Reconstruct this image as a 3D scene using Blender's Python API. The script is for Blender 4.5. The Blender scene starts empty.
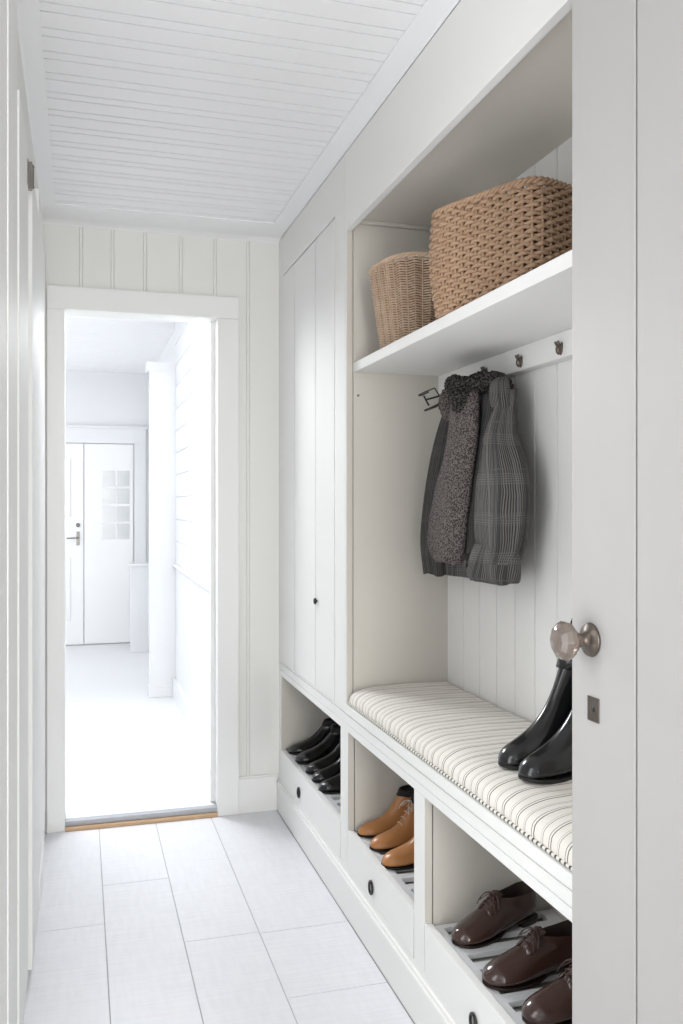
import bpy, bmesh, math, random
from mathutils import Vector, Matrix
random.seed(7)
S = bpy.context.scene
C = S.collection
PI = math.pi

# ------------------------------------------------------------------ camera, world, lights, exposure
cam_d = bpy.data.cameras.new('camera')
cam = bpy.data.objects.new('camera', cam_d)
C.objects.link(cam)
cam.location = (0, 0, 1.25)
cam.rotation_euler = (PI/2, 0, -math.radians(16.37))
cam_d.sensor_fit = 'VERTICAL'
cam_d.sensor_height = 36.0
cam_d.lens = 890/1024*36.0
cam_d.shift_y = -7/1024
cam_d.clip_start = 0.02
S.camera = cam

w = bpy.data.worlds.new('sky')
S.world = w
w.use_nodes = True
w.node_tree.nodes['Background'].inputs[0].default_value = (0.80, 0.90, 1.0, 1)
w.node_tree.nodes['Background'].inputs[1].default_value = 1.0

def area(name, loc, direction, sx, sy, power, col):
    d = bpy.data.lights.new(name, 'AREA')
    d.shape = 'RECTANGLE'; d.size = sx; d.size_y = sy; d.energy = power; d.color = col
    o = bpy.data.objects.new(name, d)
    o.location = loc
    o.rotation_euler = Vector(direction).to_track_quat('-Z', 'Y').to_euler()
    C.objects.link(o)
    return o

area('far_room_side_fill', (-1.62, 6.90, 1.3), (1, 0, -0.05), 1.5, 1.9, 24, (0.98, 0.99, 1.0))  # added daylight from an unseen side opening, brightens the far room
area('far_room_top_fill', (-0.45, 5.0, 2.38), (0.1, -0.1, -1), 0.9, 0.9, 7, (0.95, 0.975, 1.0))  # added fill from above; no fixture is known there
area('doorway_fill', (0.0, 4.55, 2.25), (0.05, -1, -0.75), 0.9, 0.5, 52, (0.94, 0.97, 1.0))  # added fill aimed back through the doorway to brighten the corridor
area('hall_rear_fill', (0.30, -1.95, 1.2), (-0.1, 1, 0), 0.5, 2.1, 61, (1.0, 0.98, 0.955))  # added fill behind the camera; no glass door stands there
area('corridor_left_fill', (-0.16, 1.20, 1.2), (1, 0.42, 0), 0.46, 1.5, 7.3, (0.98, 0.985, 1.0))  # added fill from the left, just outside the view

S.view_settings.view_transform = 'Standard'
S.view_settings.look = 'None'
S.view_settings.gamma = 1.0
S.view_settings.use_curve_mapping = False
S.view_settings.exposure = 0.0

# ------------------------------------------------------------------ materials
def mat(name, col, rough=0.5, metal=0.0, spec=0.5, bump=None, var=None, trans=0.0, coat=0.0, ior=1.45):
    m = bpy.data.materials.new(name); m.use_nodes = True
    nt = m.node_tree; b = nt.nodes['Principled BSDF']
    b.inputs['Base Color'].default_value = (*col, 1)
    b.inputs['Roughness'].default_value = rough
    b.inputs['Metallic'].default_value = metal
    b.inputs['Specular IOR Level'].default_value = spec
    b.inputs['Transmission Weight'].default_value = trans
    b.inputs['Coat Weight'].default_value = coat
    b.inputs['IOR'].default_value = ior
    tc = nt.nodes.new('ShaderNodeTexCoord')
    if bump:
        sc, st, dist, stretch = bump
        mp = nt.nodes.new('ShaderNodeMapping'); mp.inputs['Scale'].default_value = stretch
        n = nt.nodes.new('ShaderNodeTexNoise'); n.inputs['Scale'].default_value = sc; n.inputs['Detail'].default_value = 3
        bp = nt.nodes.new('ShaderNodeBump'); bp.inputs['Strength'].default_value = st; bp.inputs['Distance'].default_value = dist
        nt.links.new(tc.outputs['Object'], mp.inputs[0]); nt.links.new(mp.outputs[0], n.inputs['Vector'])
        nt.links.new(n.outputs['Fac'], bp.inputs['Height']); nt.links.new(bp.outputs[0], b.inputs['Normal'])
    if var:
        sc, c2, stretch = var
        mp = nt.nodes.new('ShaderNodeMapping'); mp.inputs['Scale'].default_value = stretch
        n = nt.nodes.new('ShaderNodeTexNoise'); n.inputs['Scale'].default_value = sc; n.inputs['Detail'].default_value = 4
        mx = nt.nodes.new('ShaderNodeMix'); mx.data_type = 'RGBA'
        mx.inputs[6].default_value = (*col, 1); mx.inputs[7].default_value = (*c2, 1)
        nt.links.new(tc.outputs['Object'], mp.inputs[0]); nt.links.new(mp.outputs[0], n.inputs['Vector'])
        nt.links.new(n.outputs['Fac'], mx.inputs[0]); nt.links.new(mx.outputs[2], b.inputs['Base Color'])
    return m

U3 = (1, 1, 1)
M_wall = mat('wall_paint', (0.80, 0.80, 0.77), 0.45, bump=(60, 0.06, 0.001, (1, 1, 0.15)))
M_trim = mat('white_trim_paint', (0.86, 0.86, 0.85), 0.65)
M_cab = mat('cabinet_paint', (0.85, 0.843, 0.825), 0.68, bump=(40, 0.05, 0.001, (1, 1, 0.1)))
M_niche = mat('niche_side_shade', (0.60, 0.57, 0.515), 0.5)  # inner faces of the white cabinets, with shade put into the colour
M_topp = mat('niche_top_shade', (0.74, 0.70, 0.635), 0.5)  # niche ceiling, its shade put into the colour
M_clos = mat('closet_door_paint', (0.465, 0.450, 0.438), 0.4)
M_ceil = mat('ceiling_paint', (0.89, 0.89, 0.90), 0.42)
M_far = mat('far_room_paint', (0.76, 0.765, 0.775), 0.5)
M_fardoor = mat('far_door_paint', (0.84, 0.84, 0.84), 0.45)
M_grout = mat('grout', (0.44, 0.43, 0.42), 0.8)
M_brass = mat('aged_brass', (0.15, 0.125, 0.105), 0.38, metal=0.85, bump=(90, 0.2, 0.001, U3))
M_iron = mat('dark_iron', (0.035, 0.033, 0.032), 0.4, metal=0.6)
M_steel = mat('hinge_steel', (0.20, 0.185, 0.17), 0.3, metal=0.9)
M_glass = mat('smoky_glass', (0.30, 0.245, 0.21), 0.12, trans=0.55, ior=1.5, bump=(45, 0.5, 0.004, U3))
M_pane = mat('pane_glass', (0.74, 0.76, 0.76), 0.15, trans=0.3)
M_wood = mat('oak_threshold', (0.50, 0.34, 0.20), 0.5, var=(30, (0.66, 0.44, 0.26), (1, 12, 1)))
M_alu = mat('threshold_strip', (0.40, 0.41, 0.44), 0.4, metal=0.3)
M_tray = mat('tray_paint', (0.72, 0.725, 0.735), 0.45)
M_trayin = mat('tray_bottom', (0.55, 0.54, 0.50), 0.6)
M_blk = mat('black_leather', (0.008, 0.008, 0.009), 0.22, coat=0.4, bump=(120, 0.1, 0.0006, U3))
M_blksole = mat('black_rubber_sole', (0.012, 0.012, 0.012), 0.6)
M_brn = mat('brown_leather', (0.042, 0.020, 0.016), 0.20, coat=0.5, bump=(90, 0.08, 0.0006, U3), var=(14, (0.060, 0.028, 0.021), U3))
M_brnlin = mat('brown_lining', (0.030, 0.018, 0.015), 0.8)
M_brnsole = mat('dark_brown_sole', (0.020, 0.011, 0.009), 0.5)
M_tan = mat('tan_leather', (0.40, 0.165, 0.055), 0.29, bump=(80, 0.12, 0.0008, U3), var=(16, (0.50, 0.23, 0.085), U3))
M_dklin = mat('dark_lining', (0.015, 0.012, 0.012), 0.8)
M_lace_t = mat('cream_lace', (0.60, 0.52, 0.44), 0.8)
M_lace_b = mat('brown_lace', (0.085, 0.052, 0.045), 0.6)
M_zip = mat('grey_elastic', (0.10, 0.10, 0.115), 0.5, bump=(400, 0.6, 0.001, U3))
M_wick = mat('seagrass', (0.33, 0.20, 0.12), 0.7, bump=(220, 0.5, 0.002, U3), var=(38, (0.48, 0.325, 0.215), U3))
M_wick2 = mat('pale_wicker', (0.44, 0.275, 0.17), 0.65, bump=(260, 0.4, 0.001, U3), var=(26, (0.76, 0.60, 0.46), U3))
M_wickin = mat('weave_gap_shade', (0.16, 0.09, 0.05), 0.9)

def math_node(nt, op, a, b=None):
    n = nt.nodes.new('ShaderNodeMath'); n.operation = op
    for i, v in enumerate((a, b)):
        if v is None: continue
        if isinstance(v, (int, float)): n.inputs[i].default_value = v
        else: nt.links.new(v, n.inputs[i])
    return n.outputs[0]

def line_mask(nt, coord, period, centre, width):
    f = math_node(nt, 'FRACT', math_node(nt, 'DIVIDE', coord, period))
    d = math_node(nt, 'ABSOLUTE', math_node(nt, 'SUBTRACT', f, centre))
    return math_node(nt, 'LESS_THAN', d, width/period/2)

def mixc(nt, fac, a, b):
    mx = nt.nodes.new('ShaderNodeMix'); mx.data_type = 'RGBA'
    for i, v in ((0, fac), (6, a), (7, b)):
        if isinstance(v, tuple): mx.inputs[i].default_value = (*v, 1)
        elif isinstance(v, (int, float)): mx.inputs[i].default_value = v
        else: nt.links.new(v, mx.inputs[i])
    return mx.outputs[2]

def make_tick():
    m = mat('striped_ticking', (0.80, 0.765, 0.70), 0.85, bump=(700, 0.25, 0.001, U3))
    nt = m.node_tree; b = nt.nodes['Principled BSDF']
    uv = nt.nodes.new('ShaderNodeTexCoord')
    sp = nt.nodes.new('ShaderNodeSeparateXYZ'); nt.links.new(uv.outputs['UV'], sp.inputs[0])
    ns = nt.nodes.new('ShaderNodeTexNoise'); ns.inputs['Scale'].default_value = 7
    nt.links.new(uv.outputs['Object'], ns.inputs['Vector'])
    off = math_node(nt, 'MULTIPLY', math_node(nt, 'SUBTRACT', ns.outputs['Fac'], 0.5), 0.012)
    y = math_node(nt, 'ADD', sp.outputs['X'], off)
    P = 0.060
    c = mixc(nt, line_mask(nt, y, P, 0.18, 0.0030), (0.82, 0.785, 0.72), (0.16, 0.14, 0.13))
    c = mixc(nt, line_mask(nt, y, P, 0.31, 0.0020), c, (0.22, 0.20, 0.185))
    c = mixc(nt, line_mask(nt, y, P, 0.68, 0.0022), c, (0.36, 0.33, 0.31))
    c = mixc(nt, line_mask(nt, y, P, 0.78, 0.0014), c, (0.50, 0.46, 0.43))
    nt.links.new(c, b.inputs['Base Color'])
    return m
M_tick = make_tick()
def make_pipe():
    m = mat('striped_piping', (0.80, 0.77, 0.71), 0.85)
    nt = m.node_tree; uv = nt.nodes.new('ShaderNodeTexCoord')
    sp = nt.nodes.new('ShaderNodeSeparateXYZ'); nt.links.new(uv.outputs['UV'], sp.inputs[0])
    c = mixc(nt, line_mask(nt, sp.outputs['X'], 0.016, 0.5, 0.006), (0.80, 0.77, 0.71), (0.09, 0.075, 0.065))
    nt.links.new(c, nt.nodes['Principled BSDF'].inputs['Base Color'])
    return m
M_pipe = make_pipe()

def make_plaid(k=1.0, name='glen_plaid_wool'):
    m = mat(name, (0.10, 0.095, 0.09), 0.95, bump=(500, 0.5, 0.002, U3))
    nt = m.node_tree; b = nt.nodes['Principled BSDF']
    uv = nt.nodes.new('ShaderNodeTexCoord')
    sp = nt.nodes.new('ShaderNodeSeparateXYZ'); nt.links.new(uv.outputs['UV'], sp.inputs[0])
    ns = nt.nodes.new('ShaderNodeTexNoise'); ns.inputs['Scale'].default_value = 9
    nt.links.new(uv.outputs['Object'], ns.inputs['Vector'])
    off = math_node(nt, 'MULTIPLY', math_node(nt, 'SUBTRACT', ns.outputs['Fac'], 0.5), 0.02)
    x = math_node(nt, 'ADD', sp.outputs['X'], off)
    z = math_node(nt, 'ADD', sp.outputs['Y'], off)
    c = mixc(nt, line_mask(nt, x, 0.0058, 0.5, 0.0026), (0.028*k, 0.026*k, 0.026*k), (0.20*k, 0.185*k, 0.172*k))
    # blocks where both directions carry fine lines
    c = mixc(nt, math_node(nt, 'MULTIPLY', line_mask(nt, z, 0.006, 0.5, 0.0022), line_mask(nt, z, 0.10, 0.3, 0.03)), c, (0.17*k, 0.155*k, 0.148*k))
    c = mixc(nt, math_node(nt, 'MULTIPLY', line_mask(nt, x, 0.0045, 0.5, 0.002), line_mask(nt, x, 0.085, 0.4, 0.03)), c, (0.025, 0.028, 0.033))
    c = mixc(nt, line_mask(nt, x, 0.085, 0.82, 0.0028), c, (0.16*k, 0.16*k, 0.17*k))
    c = mixc(nt, line_mask(nt, z, 0.12, 0.72, 0.0025), c, (0.12*k, 0.112*k, 0.108*k))
    n2 = nt.nodes.new('ShaderNodeTexNoise'); n2.inputs['Scale'].default_value = 260
    nt.links.new(uv.outputs['Object'], n2.inputs['Vector'])
    c = mixc(nt, math_node(nt, 'MULTIPLY', n2.outputs['Fac'], 0.45), c, (0.07, 0.066, 0.064))
    nt.links.new(c, b.inputs['Base Color'])
    return m
M_plaid = make_plaid()
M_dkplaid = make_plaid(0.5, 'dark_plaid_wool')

def make_tweed(name, dark, light, scale, thr):
    m = mat(name, dark, 1.0, spec=0.1)
    nt = m.node_tree; b = nt.nodes['Principled BSDF']
    tc = nt.nodes.new('ShaderNodeTexCoord')
    n = nt.nodes.new('ShaderNodeTexNoise'); n.inputs['Scale'].default_value = scale; n.inputs['Detail'].default_value = 2
    nt.links.new(tc.outputs['Object'], n.inputs['Vector'])
    r = nt.nodes.new('ShaderNodeValToRGB')
    r.color_ramp.elements[0].position = thr - 0.07; r.color_ramp.elements[0].color = (*dark, 1)
    r.color_ramp.elements[1].position = thr + 0.07; r.color_ramp.elements[1].color = (*light, 1)
    nt.links.new(n.outputs['Fac'], r.inputs[0]); nt.links.new(r.outputs[0], b.inputs['Base Color'])
    bp = nt.nodes.new('ShaderNodeBump'); bp.inputs['Strength'].default_value = 0.9; bp.inputs['Distance'].default_value = 0.004
    nt.links.new(n.outputs['Fac'], bp.inputs['Height']); nt.links.new(bp.outputs[0], b.inputs['Normal'])
    return m
M_tweed = make_tweed('speckled_boucle', (0.050, 0.042, 0.041), (0.21, 0.18, 0.172), 260, 0.50)
M_fluff = make_tweed('dark_fluffy_wool', (0.018, 0.016, 0.016), (0.10, 0.088, 0.084), 200, 0.53)
M_dkwool = mat('dark_wool', (0.035, 0.032, 0.033), 0.95, bump=(300, 0.6, 0.002, U3))

def make_tile():
    m = mat('pale_wood_look_tile', (0.70, 0.705, 0.72), 0.34)
    nt = m.node_tree; b = nt.nodes['Principled BSDF']
    tc = nt.nodes.new('ShaderNodeTexCoord')
    mp = nt.nodes.new('ShaderNodeMapping'); mp.inputs['Scale'].default_value = (5, 120, 1)
    n = nt.nodes.new('ShaderNodeTexNoise'); n.inputs['Scale'].default_value = 1.0; n.inputs['Detail'].default_value = 4
    mp2 = nt.nodes.new('ShaderNodeMapping'); mp2.inputs['Scale'].default_value = (60, 10, 1)
    n2 = nt.nodes.new('ShaderNodeTexNoise'); n2.inputs['Scale'].default_value = 1.0
    for a, c in ((mp, n), (mp2, n2)):
        nt.links.new(tc.outputs['Object'], a.inputs[0]); nt.links.new(a.outputs[0], c.inputs['Vector'])
    s = math_node(nt, 'ADD', math_node(nt, 'MULTIPLY', n.outputs['Fac'], 0.6), math_node(nt, 'MULTIPLY', n2.outputs['Fac'], 0.4))
    r = nt.nodes.new('ShaderNodeValToRGB')
    r.color_ramp.elements[0].position = 0.36; r.color_ramp.elements[0].color = (0.70, 0.702, 0.73, 1)
    r.color_ramp.elements[1].position = 0.62; r.color_ramp.elements[1].color = (0.755, 0.758, 0.785, 1)
    nt.links.new(s, r.inputs[0]); nt.links.new(r.outputs[0], b.inputs['Base Color'])
    bp = nt.nodes.new('ShaderNodeBump'); bp.inputs['Strength'].default_value = 0.10; bp.inputs['Distance'].default_value = 0.001
    nt.links.new(n.outputs['Fac'], bp.inputs['Height']); nt.links.new(bp.outputs[0], b.inputs['Normal'])
    return m
M_tile = make_tile()

# ------------------------------------------------------------------ helpers
def link(name, me, m, parent=None, smooth=False):
    if m is not None: me.materials.append(m)
    if smooth:
        for p in me.polygons: p.use_smooth = True
    o = bpy.data.objects.new(name, me); C.objects.link(o)
    if parent is not None: o.parent = parent
    return o

def from_bm(name, bm, m, parent=None, smooth=False):
    bmesh.ops.recalc_face_normals(bm, faces=bm.faces)
    me = bpy.data.meshes.new(name); bm.to_mesh(me); bm.free()
    return link(name, me, m, parent, smooth)

def box(bm, x0, x1, y0, y1, z0, z1, bev=0.0):
    r = bmesh.ops.create_cube(bm, size=1.0)
    vs = r['verts']
    for v in vs:
        v.co = Vector((x0 + (v.co.x+.5)*(x1-x0), y0 + (v.co.y+.5)*(y1-y0), z0 + (v.co.z+.5)*(z1-z0)))
    if bev > 0:
        es = list({e for v in vs for e in v.link_edges})
        bmesh.ops.bevel(bm, geom=es, offset=bev, segments=2, affect='EDGES', profile=0.7)

def boxes(name, lst, m, parent=None, bev=0.0015):
    bm = bmesh.new()
    for b in lst: box(bm, *b, bev=bev)
    return from_bm(name, bm, m, parent)

def struct(o):
    o['kind'] = 'structure'; return o

def tag(o, label, cat, group=None):
    o['label'] = label; o['category'] = cat
    if group: o['group'] = group
    return o

def empty(name, loc, label, cat, group=None, rz=0.0):
    o = bpy.data.objects.new(name, None); C.objects.link(o)
    o.location = loc; o.rotation_euler = (0, 0, rz); o.empty_display_size = 0.05
    return tag(o, label, cat, group)

def grooved(name, o, U, V, N, ulen, vlen, thick, grooves, m, parent=None, square=False):
    """a board-lined sheet: profile with V grooves swept along V"""
    o, U, V, N = map(Vector, (o, U, V, N))
    prof = [(0, 0)]
    for (u, gw, gd) in sorted(grooves):
        prof += [(u-gw/2, 0), (u-gw/2, -gd), (u+gw/2, -gd), (u+gw/2, 0)] if square else [(u-gw/2, 0), (u, -gd), (u+gw/2, 0)]
    prof += [(ulen, 0), (ulen, -thick), (0, -thick)]
    bm = bmesh.new()
    a = [bm.verts.new(o + U*p[0] + N*p[1]) for p in prof]
    b = [bm.verts.new(o + U*p[0] + N*p[1] + V*vlen) for p in prof]
    k = len(prof)
    for i in range(k):
        bm.faces.new((a[i], a[(i+1) % k], b[(i+1) % k], b[i]))
    bm.faces.new(a); bm.faces.new(list(reversed(b)))
    bmesh.ops.triangulate(bm, faces=[f for f in bm.faces if len(f.verts) > 4])
    return from_bm(name, bm, m, parent)

def sweep(bm, path, prof_r, seg=8, closed=False, ring=None):
    """tube along path; prof_r number or list"""
    n = len(path); P = [Vector(p) for p in path]; rings = []
    up = Vector((0, 0, 1)); prev = None
    for i, p in enumerate(P):
        if closed: t = P[(i+1) % n] - P[i-1]
        else: t = P[min(i+1, n-1)] - P[max(i-1, 0)]
        t.normalize()
        if prev is None:
            a = up if abs(t.dot(up)) < 0.9 else Vector((1, 0, 0))
            prev = (a - t*a.dot(t)).normalized()
        else:
            prev = (prev - t*prev.dot(t)).normalized()
        bnm = t.cross(prev)
        r = prof_r[i] if isinstance(prof_r, (list, tuple)) else prof_r
        rings.append([bm.verts.new(p + (prev*math.cos(2*PI*j/seg) + bnm*math.sin(2*PI*j/seg))*r) for j in range(seg)])
    m = n if closed else n-1
    for i in range(m):
        A = rings[i]; B = rings[(i+1) % n]
        for j in range(seg):
            bm.faces.new((A[j], A[(j+1) % seg], B[(j+1) % seg], B[j]))
    if not closed:
        bm.faces.new(rings[0][::-1]); bm.faces.new(rings[-1])

def smooth_path(pts, k=6):
    P = [Vector(p) for p in pts]; out = []
    for i in range(len(P)-1):
        p0 = P[max(i-1, 0)]; p1 = P[i]; p2 = P[i+1]; p3 = P[min(i+2, len(P)-1)]
        for j in range(k):
            t = j/k
            out.append(0.5*((2*p1) + (-p0+p2)*t + (2*p0-5*p1+4*p2-p3)*t*t + (-p0+3*p1-3*p2+p3)*t**3))
    out.append(P[-1]); return out

def tube(name, pts, r, m, parent=None, seg=8, k=6, closed=False):
    bm = bmesh.new()
    sweep(bm, smooth_path(pts, k) if k > 1 else pts, r, seg, closed)
    return from_bm(name, bm, m, parent, True)

def lathe(name, prof, centre, axis, m, parent=None, seg=24, smooth=True, flute=0.0):
    """prof: list (radius, distance along axis)"""
    ax = Vector(axis).normalized(); c = Vector(centre)
    a = Vector((0, 0, 1)) if abs(ax.z) < 0.9 else Vector((1, 0, 0))
    e1 = (a - ax*a.dot(ax)).normalized(); e2 = ax.cross(e1)
    bm = bmesh.new(); rings = []
    for r, d in prof:
        rings.append([bm.verts.new(c + ax*d + (e1*math.cos(2*PI*j/seg) + e2*math.sin(2*PI*j/seg))*max(r, 1e-4)*(1 + (flute if j % 2 else -flute))) for j in range(seg)])
    for i in range(len(rings)-1):
        for j in range(seg):
            bm.faces.new((rings[i][j], rings[i][(j+1) % seg], rings[i+1][(j+1) % seg], rings[i+1][j]))
    bm.faces.new(rings[0][::-1]); bm.faces.new(rings[-1])
    return from_bm(name, bm, m, parent, smooth)

def grid_rings(name, rings, m, parent=None, cap0=True, cap1=True, uv=True, smooth=True):
    """loft through equal-size closed rings, with metric UVs (around, along)"""
    me = bpy.data.meshes.new(name); n = len(rings[0]); k = len(rings)
    verts = [tuple(v) for r in rings for v in r]; faces = []
    for i in range(k-1):
        for j in range(n):
            faces.append((i*n+j, i*n+(j+1) % n, (i+1)*n+(j+1) % n, (i+1)*n+j))
    nf = len(faces)
    if cap0: faces.append(tuple(range(n))[::-1])
    if cap1: faces.append(tuple((k-1)*n+j for j in range(n)))
    me.from_pydata(verts, [], faces); me.update()
    if uv:
        L = me.uv_layers.new(name='UVMap')
        mid = k//2; arc = [0.0]
        for j in range(n): arc.append(arc[-1] + (Vector(rings[mid][j]) - Vector(rings[mid][(j+1) % n])).length)
        al = [0.0]
        for i in range(k-1): al.append(al[-1] + (sum((Vector(v) for v in rings[i]), Vector())/n - sum((Vector(v) for v in rings[i+1]), Vector())/n).length)
        li = 0
        for f in range(nf):
            i, j = divmod(f, n)
            for (a, b) in ((i, j), (i, j+1), (i+1, j+1), (i+1, j)):
                L.data[li].uv = (arc[b], al[a]); li += 1
    bm = bmesh.new(); bm.from_mesh(me); bmesh.ops.recalc_face_normals(bm, faces=bm.faces); bm.to_mesh(me); bm.free()
    return link(name, me, m, parent, smooth)

def subsurf(o, lv=1):
    md = o.modifiers.new('sub', 'SUBSURF'); md.levels = lv; md.render_levels = lv

# ------------------------------------------------------------------ the setting: measured planes
YB = 3.585      # near face of the back wall
XF = 0.785      # face of the built-in cabinets
XW = 1.145      # true right wall behind the cabinets
ZC = 2.345      # ceiling
XL = -0.137     # left wall

# floor: grout bed and tiles (one mesh)
bm = bmesh.new()
cols = [(-0.145, 0.0705), (0.0705, 0.2855), (0.2855, 0.503), (0.503, 0.773)]
joints = [[3.60, 2.748, 1.55, 0.35, -0.85, -2.05], [3.60, 3.025, 1.83, 0.63, -0.57, -2.05],
          [3.60, 2.569, 1.37, 0.17, -1.03, -2.05], [3.60, 2.560, 2.203, 1.0, -0.2, -1.4, -2.05]]
g = 0.0014
for (x0, x1), js in zip(cols, joints):
    for a, b in zip(js, js[1:]):
        box(bm, x0+g, x1-g, b+g, a-g, -0.012, 0.0, bev=0.0007)
for x0 in (-1.5, -1.05, -0.60):
    for y0 in (-2.05, -0.85, 0.35):
        box(bm, x0+g, min(x0+0.45, -0.145)-g, y0+g, min(y0+1.2, 1.2)-g, -0.012, 0.0, bev=0.0007)
struct(from_bm('floor', bm, M_tile))
struct(boxes('floor_grout', [(-1.6, 1.2, -2.1, 3.60, -0.05, -0.0025)], M_grout, bev=0))
bpy.data.objects['floor_grout'].name = 'trim_13'

# ceiling: tongue and groove boards across the corridor
gr = []
y = 2.06 - 0.11*37
while y < 3.36:
    for q in (y, y+0.038):
        if -1.98 < q < 3.36: gr.append((q+2.0, 0.0048, 0.0100))
    y += 0.1095
struct(grooved('ceiling', (-1.6, -2.0, ZC), (0, 1, 0), (1, 0, 0), (0, 0, -1), 5.585, 2.8, 0.04, gr, M_ceil, None, True))

# back wall, with the doorway
def pairs(x0, x1, off):
    out = []
    for p in (0.0035, 0.1215, 0.2456, 0.3850, 0.5215, 0.6560):
        for q in (p-0.0055, p+0.0055):
            if x0+0.004 < q < x1-0.004: out.append((q-x0, 0.0034, 0.0030))
    return out
bw = bpy.data.objects.new('wall_back', None); C.objects.link(bw); struct(bw)
grooved('upper_boards', (XL, YB, 2.0), (1, 0, 0), (0, 0, 1), (0, -1, 0), XF+0.35-XL, ZC-2.0, 0.10, pairs(XL, 1.1, 0), M_wall, bw)
grooved('side_boards', (0.551, YB, 0.0), (1, 0, 0), (0, 0, 1), (0, -1, 0), 0.584, 2.0, 0.10, pairs(0.551, 1.1, 0), M_wall, bw)
boxes('jamb_boards', [(XL-0.05, -0.0755, YB, YB+0.10, 0, 2.0)], M_wall, bw)
boxes('far_side_boards', [(-1.62, XL-0.05, YB, YB+0.1, 0, 2.55), (XL-0.05, 0.75, YB+0.02, YB+0.1, ZC, 2.55)], M_far, bw)

tc = struct(boxes('trim_1', [(-0.122, -0.055, YB-0.018, YB, 0, 2.0), (0.53, 0.6155, YB-0.018, YB, 0, 2.0), (-0.122, 0.6155, YB-0.018, YB, 2.0, 2.088)], M_trim, bev=0.003))
struct(boxes('trim_2', [(-0.075, -0.0552, YB-0.001, YB+0.115, 0.038, 2.0), (0.530, 0.55, YB-0.001, YB+0.115, 0.038, 2.0), 
                        (0.512, 0.530, YB+0.055, YB+0.085, 0.038, 2.0)], M_trim, bev=0.001))
struct(boxes('trim_3', [(-0.055, 0.53, YB-0.024, YB+0.02, 0, 0.015)], M_wood, bev=0.003))
struct(boxes('trim_4', [(-0.055, 0.53, YB-0.010, YB+0.022, 0.015, 0.036)], M_alu, bev=0.003))
struct(boxes('baseboard_back', [(0.6155, 0.773, YB-0.013, YB, 0, 0.140), (0.6155, 0.773, YB-0.009, YB, 0.140, 0.147)], M_trim, bev=0.002))

# ceiling mouldings
def cove(name, pts, o, V, vlen, m):
    """pts: closed cross-section as world offsets, swept along V"""
    bm = bmesh.new(); V = Vector(V); o = Vector(o)
    a = [bm.verts.new(o+Vector(p)) for p in pts]; b = [bm.verts.new(o+Vector(p)+V*vlen) for p in pts]
    k = len(pts)
    for i in range(k): bm.faces.new((a[i], a[(i+1) % k], b[(i+1) % k], b[i]))
    bm.faces.new(a); bm.faces.new(b[::-1])
    return struct(from_bm(name, bm, m))
cove('trim_5', [(0, 0, 0), (-0.065, 0, 0), (-0.065, 0, -0.004), (-0.008, 0, -0.006), (0, 0, -0.008)], (XF, -2.0, ZC), (0, 1, 0), YB+2.0, M_ceil)
cove('trim_6', [(0, 0, 0), (0.052, 0, 0), (0.052, 0, -0.004), (0.008, 0, -0.006), (0, 0, -0.008)], (XL, 1.25, ZC), (0, 1, 0), YB-1.25, M_ceil)
cove('trim_7', [(0, 0, 0), (0, -0.199, 0), (0, -0.199, -0.005), (0, -0.035, -0.008), (0, -0.012, -0.014), (0, 0, -0.02)], (XL, YB, ZC), (1, 0, 0), XF-XL, M_ceil)

# left wall with its closet doors, seen at a grazing angle
struct(boxes('wall_left', [(XL-0.05, XL, 1.50, YB, 0, ZC), (XL-0.05, XL, 0.90, 1.50, 0, 0.40), (XL-0.05, XL, 0.90, 1.50, 2.0, ZC)], M_wall, bev=0))
struct(boxes('added_window_4', [(XL-0.05, XL-0.001, 1.465, 1.4995, 0.40, 2.0), (XL-0.05, XL-0.001, 0.90, 0.935, 0.40, 2.0), (XL-0.05, XL-0.001, 0.935, 1.465, 0.40, 0.43), (XL-0.05, XL-0.001, 0.935, 1.465, 1.97, 2.0)], M_trim))  # unseen frame, made up around the left fill light
struct(boxes('trim_8', [(XL, -0.1290, 1.505, 1.745, 0, ZC-0.03), (XL, -0.1265, 1.750, 1.985, 0, ZC-0.03)], M_trim, bev=0.002))
d1 = struct(boxes('door_1', [(XL, -0.1255, 2.035, 2.372, 0.066, 2.145)], M_trim, bev=0.002))
d2 = struct(boxes('door_2', [(XL, -0.1200, 2.470, 2.86, 0.03, 2.125)], M_trim, bev=0.002))
struct(boxes('trim_9', [(XL, -0.1225, 2.925, 3.25, 0.09, 2.235)], M_trim, bev=0.002))
struct(boxes('baseboard_left', [(XL, -0.119, 2.90, 3.25, 0, 0.09), (XL, -0.128, 3.25, 3.567, 0, 0.09), (XL, -0.134, 1.99, 2.90, 0, 0.05)], M_trim, bev=0.002))
struct(boxes('trim_10', [(XL, -0.1265, 3.33, 3.567, 0.09, 2.20)], M_trim, bev=0.002))
hg = boxes('hinge', [(-0.1255, -0.1235, 2.340, 2.372, 2.05, 2.11), (-0.1255, -0.116, 2.372, 2.384, 2.045, 2.115)], M_steel, d1, bev=0.001)
lathe('hinge_pin', [(0.004, 0), (0.005, 0.004), (0.004, 0.008), (0.004, 0.05), (0.005, 0.055), (0.002, 0.06)], (-0.1155, 2.380, 2.05), (0, 0, 1), M_steel, hg, 12)

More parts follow.
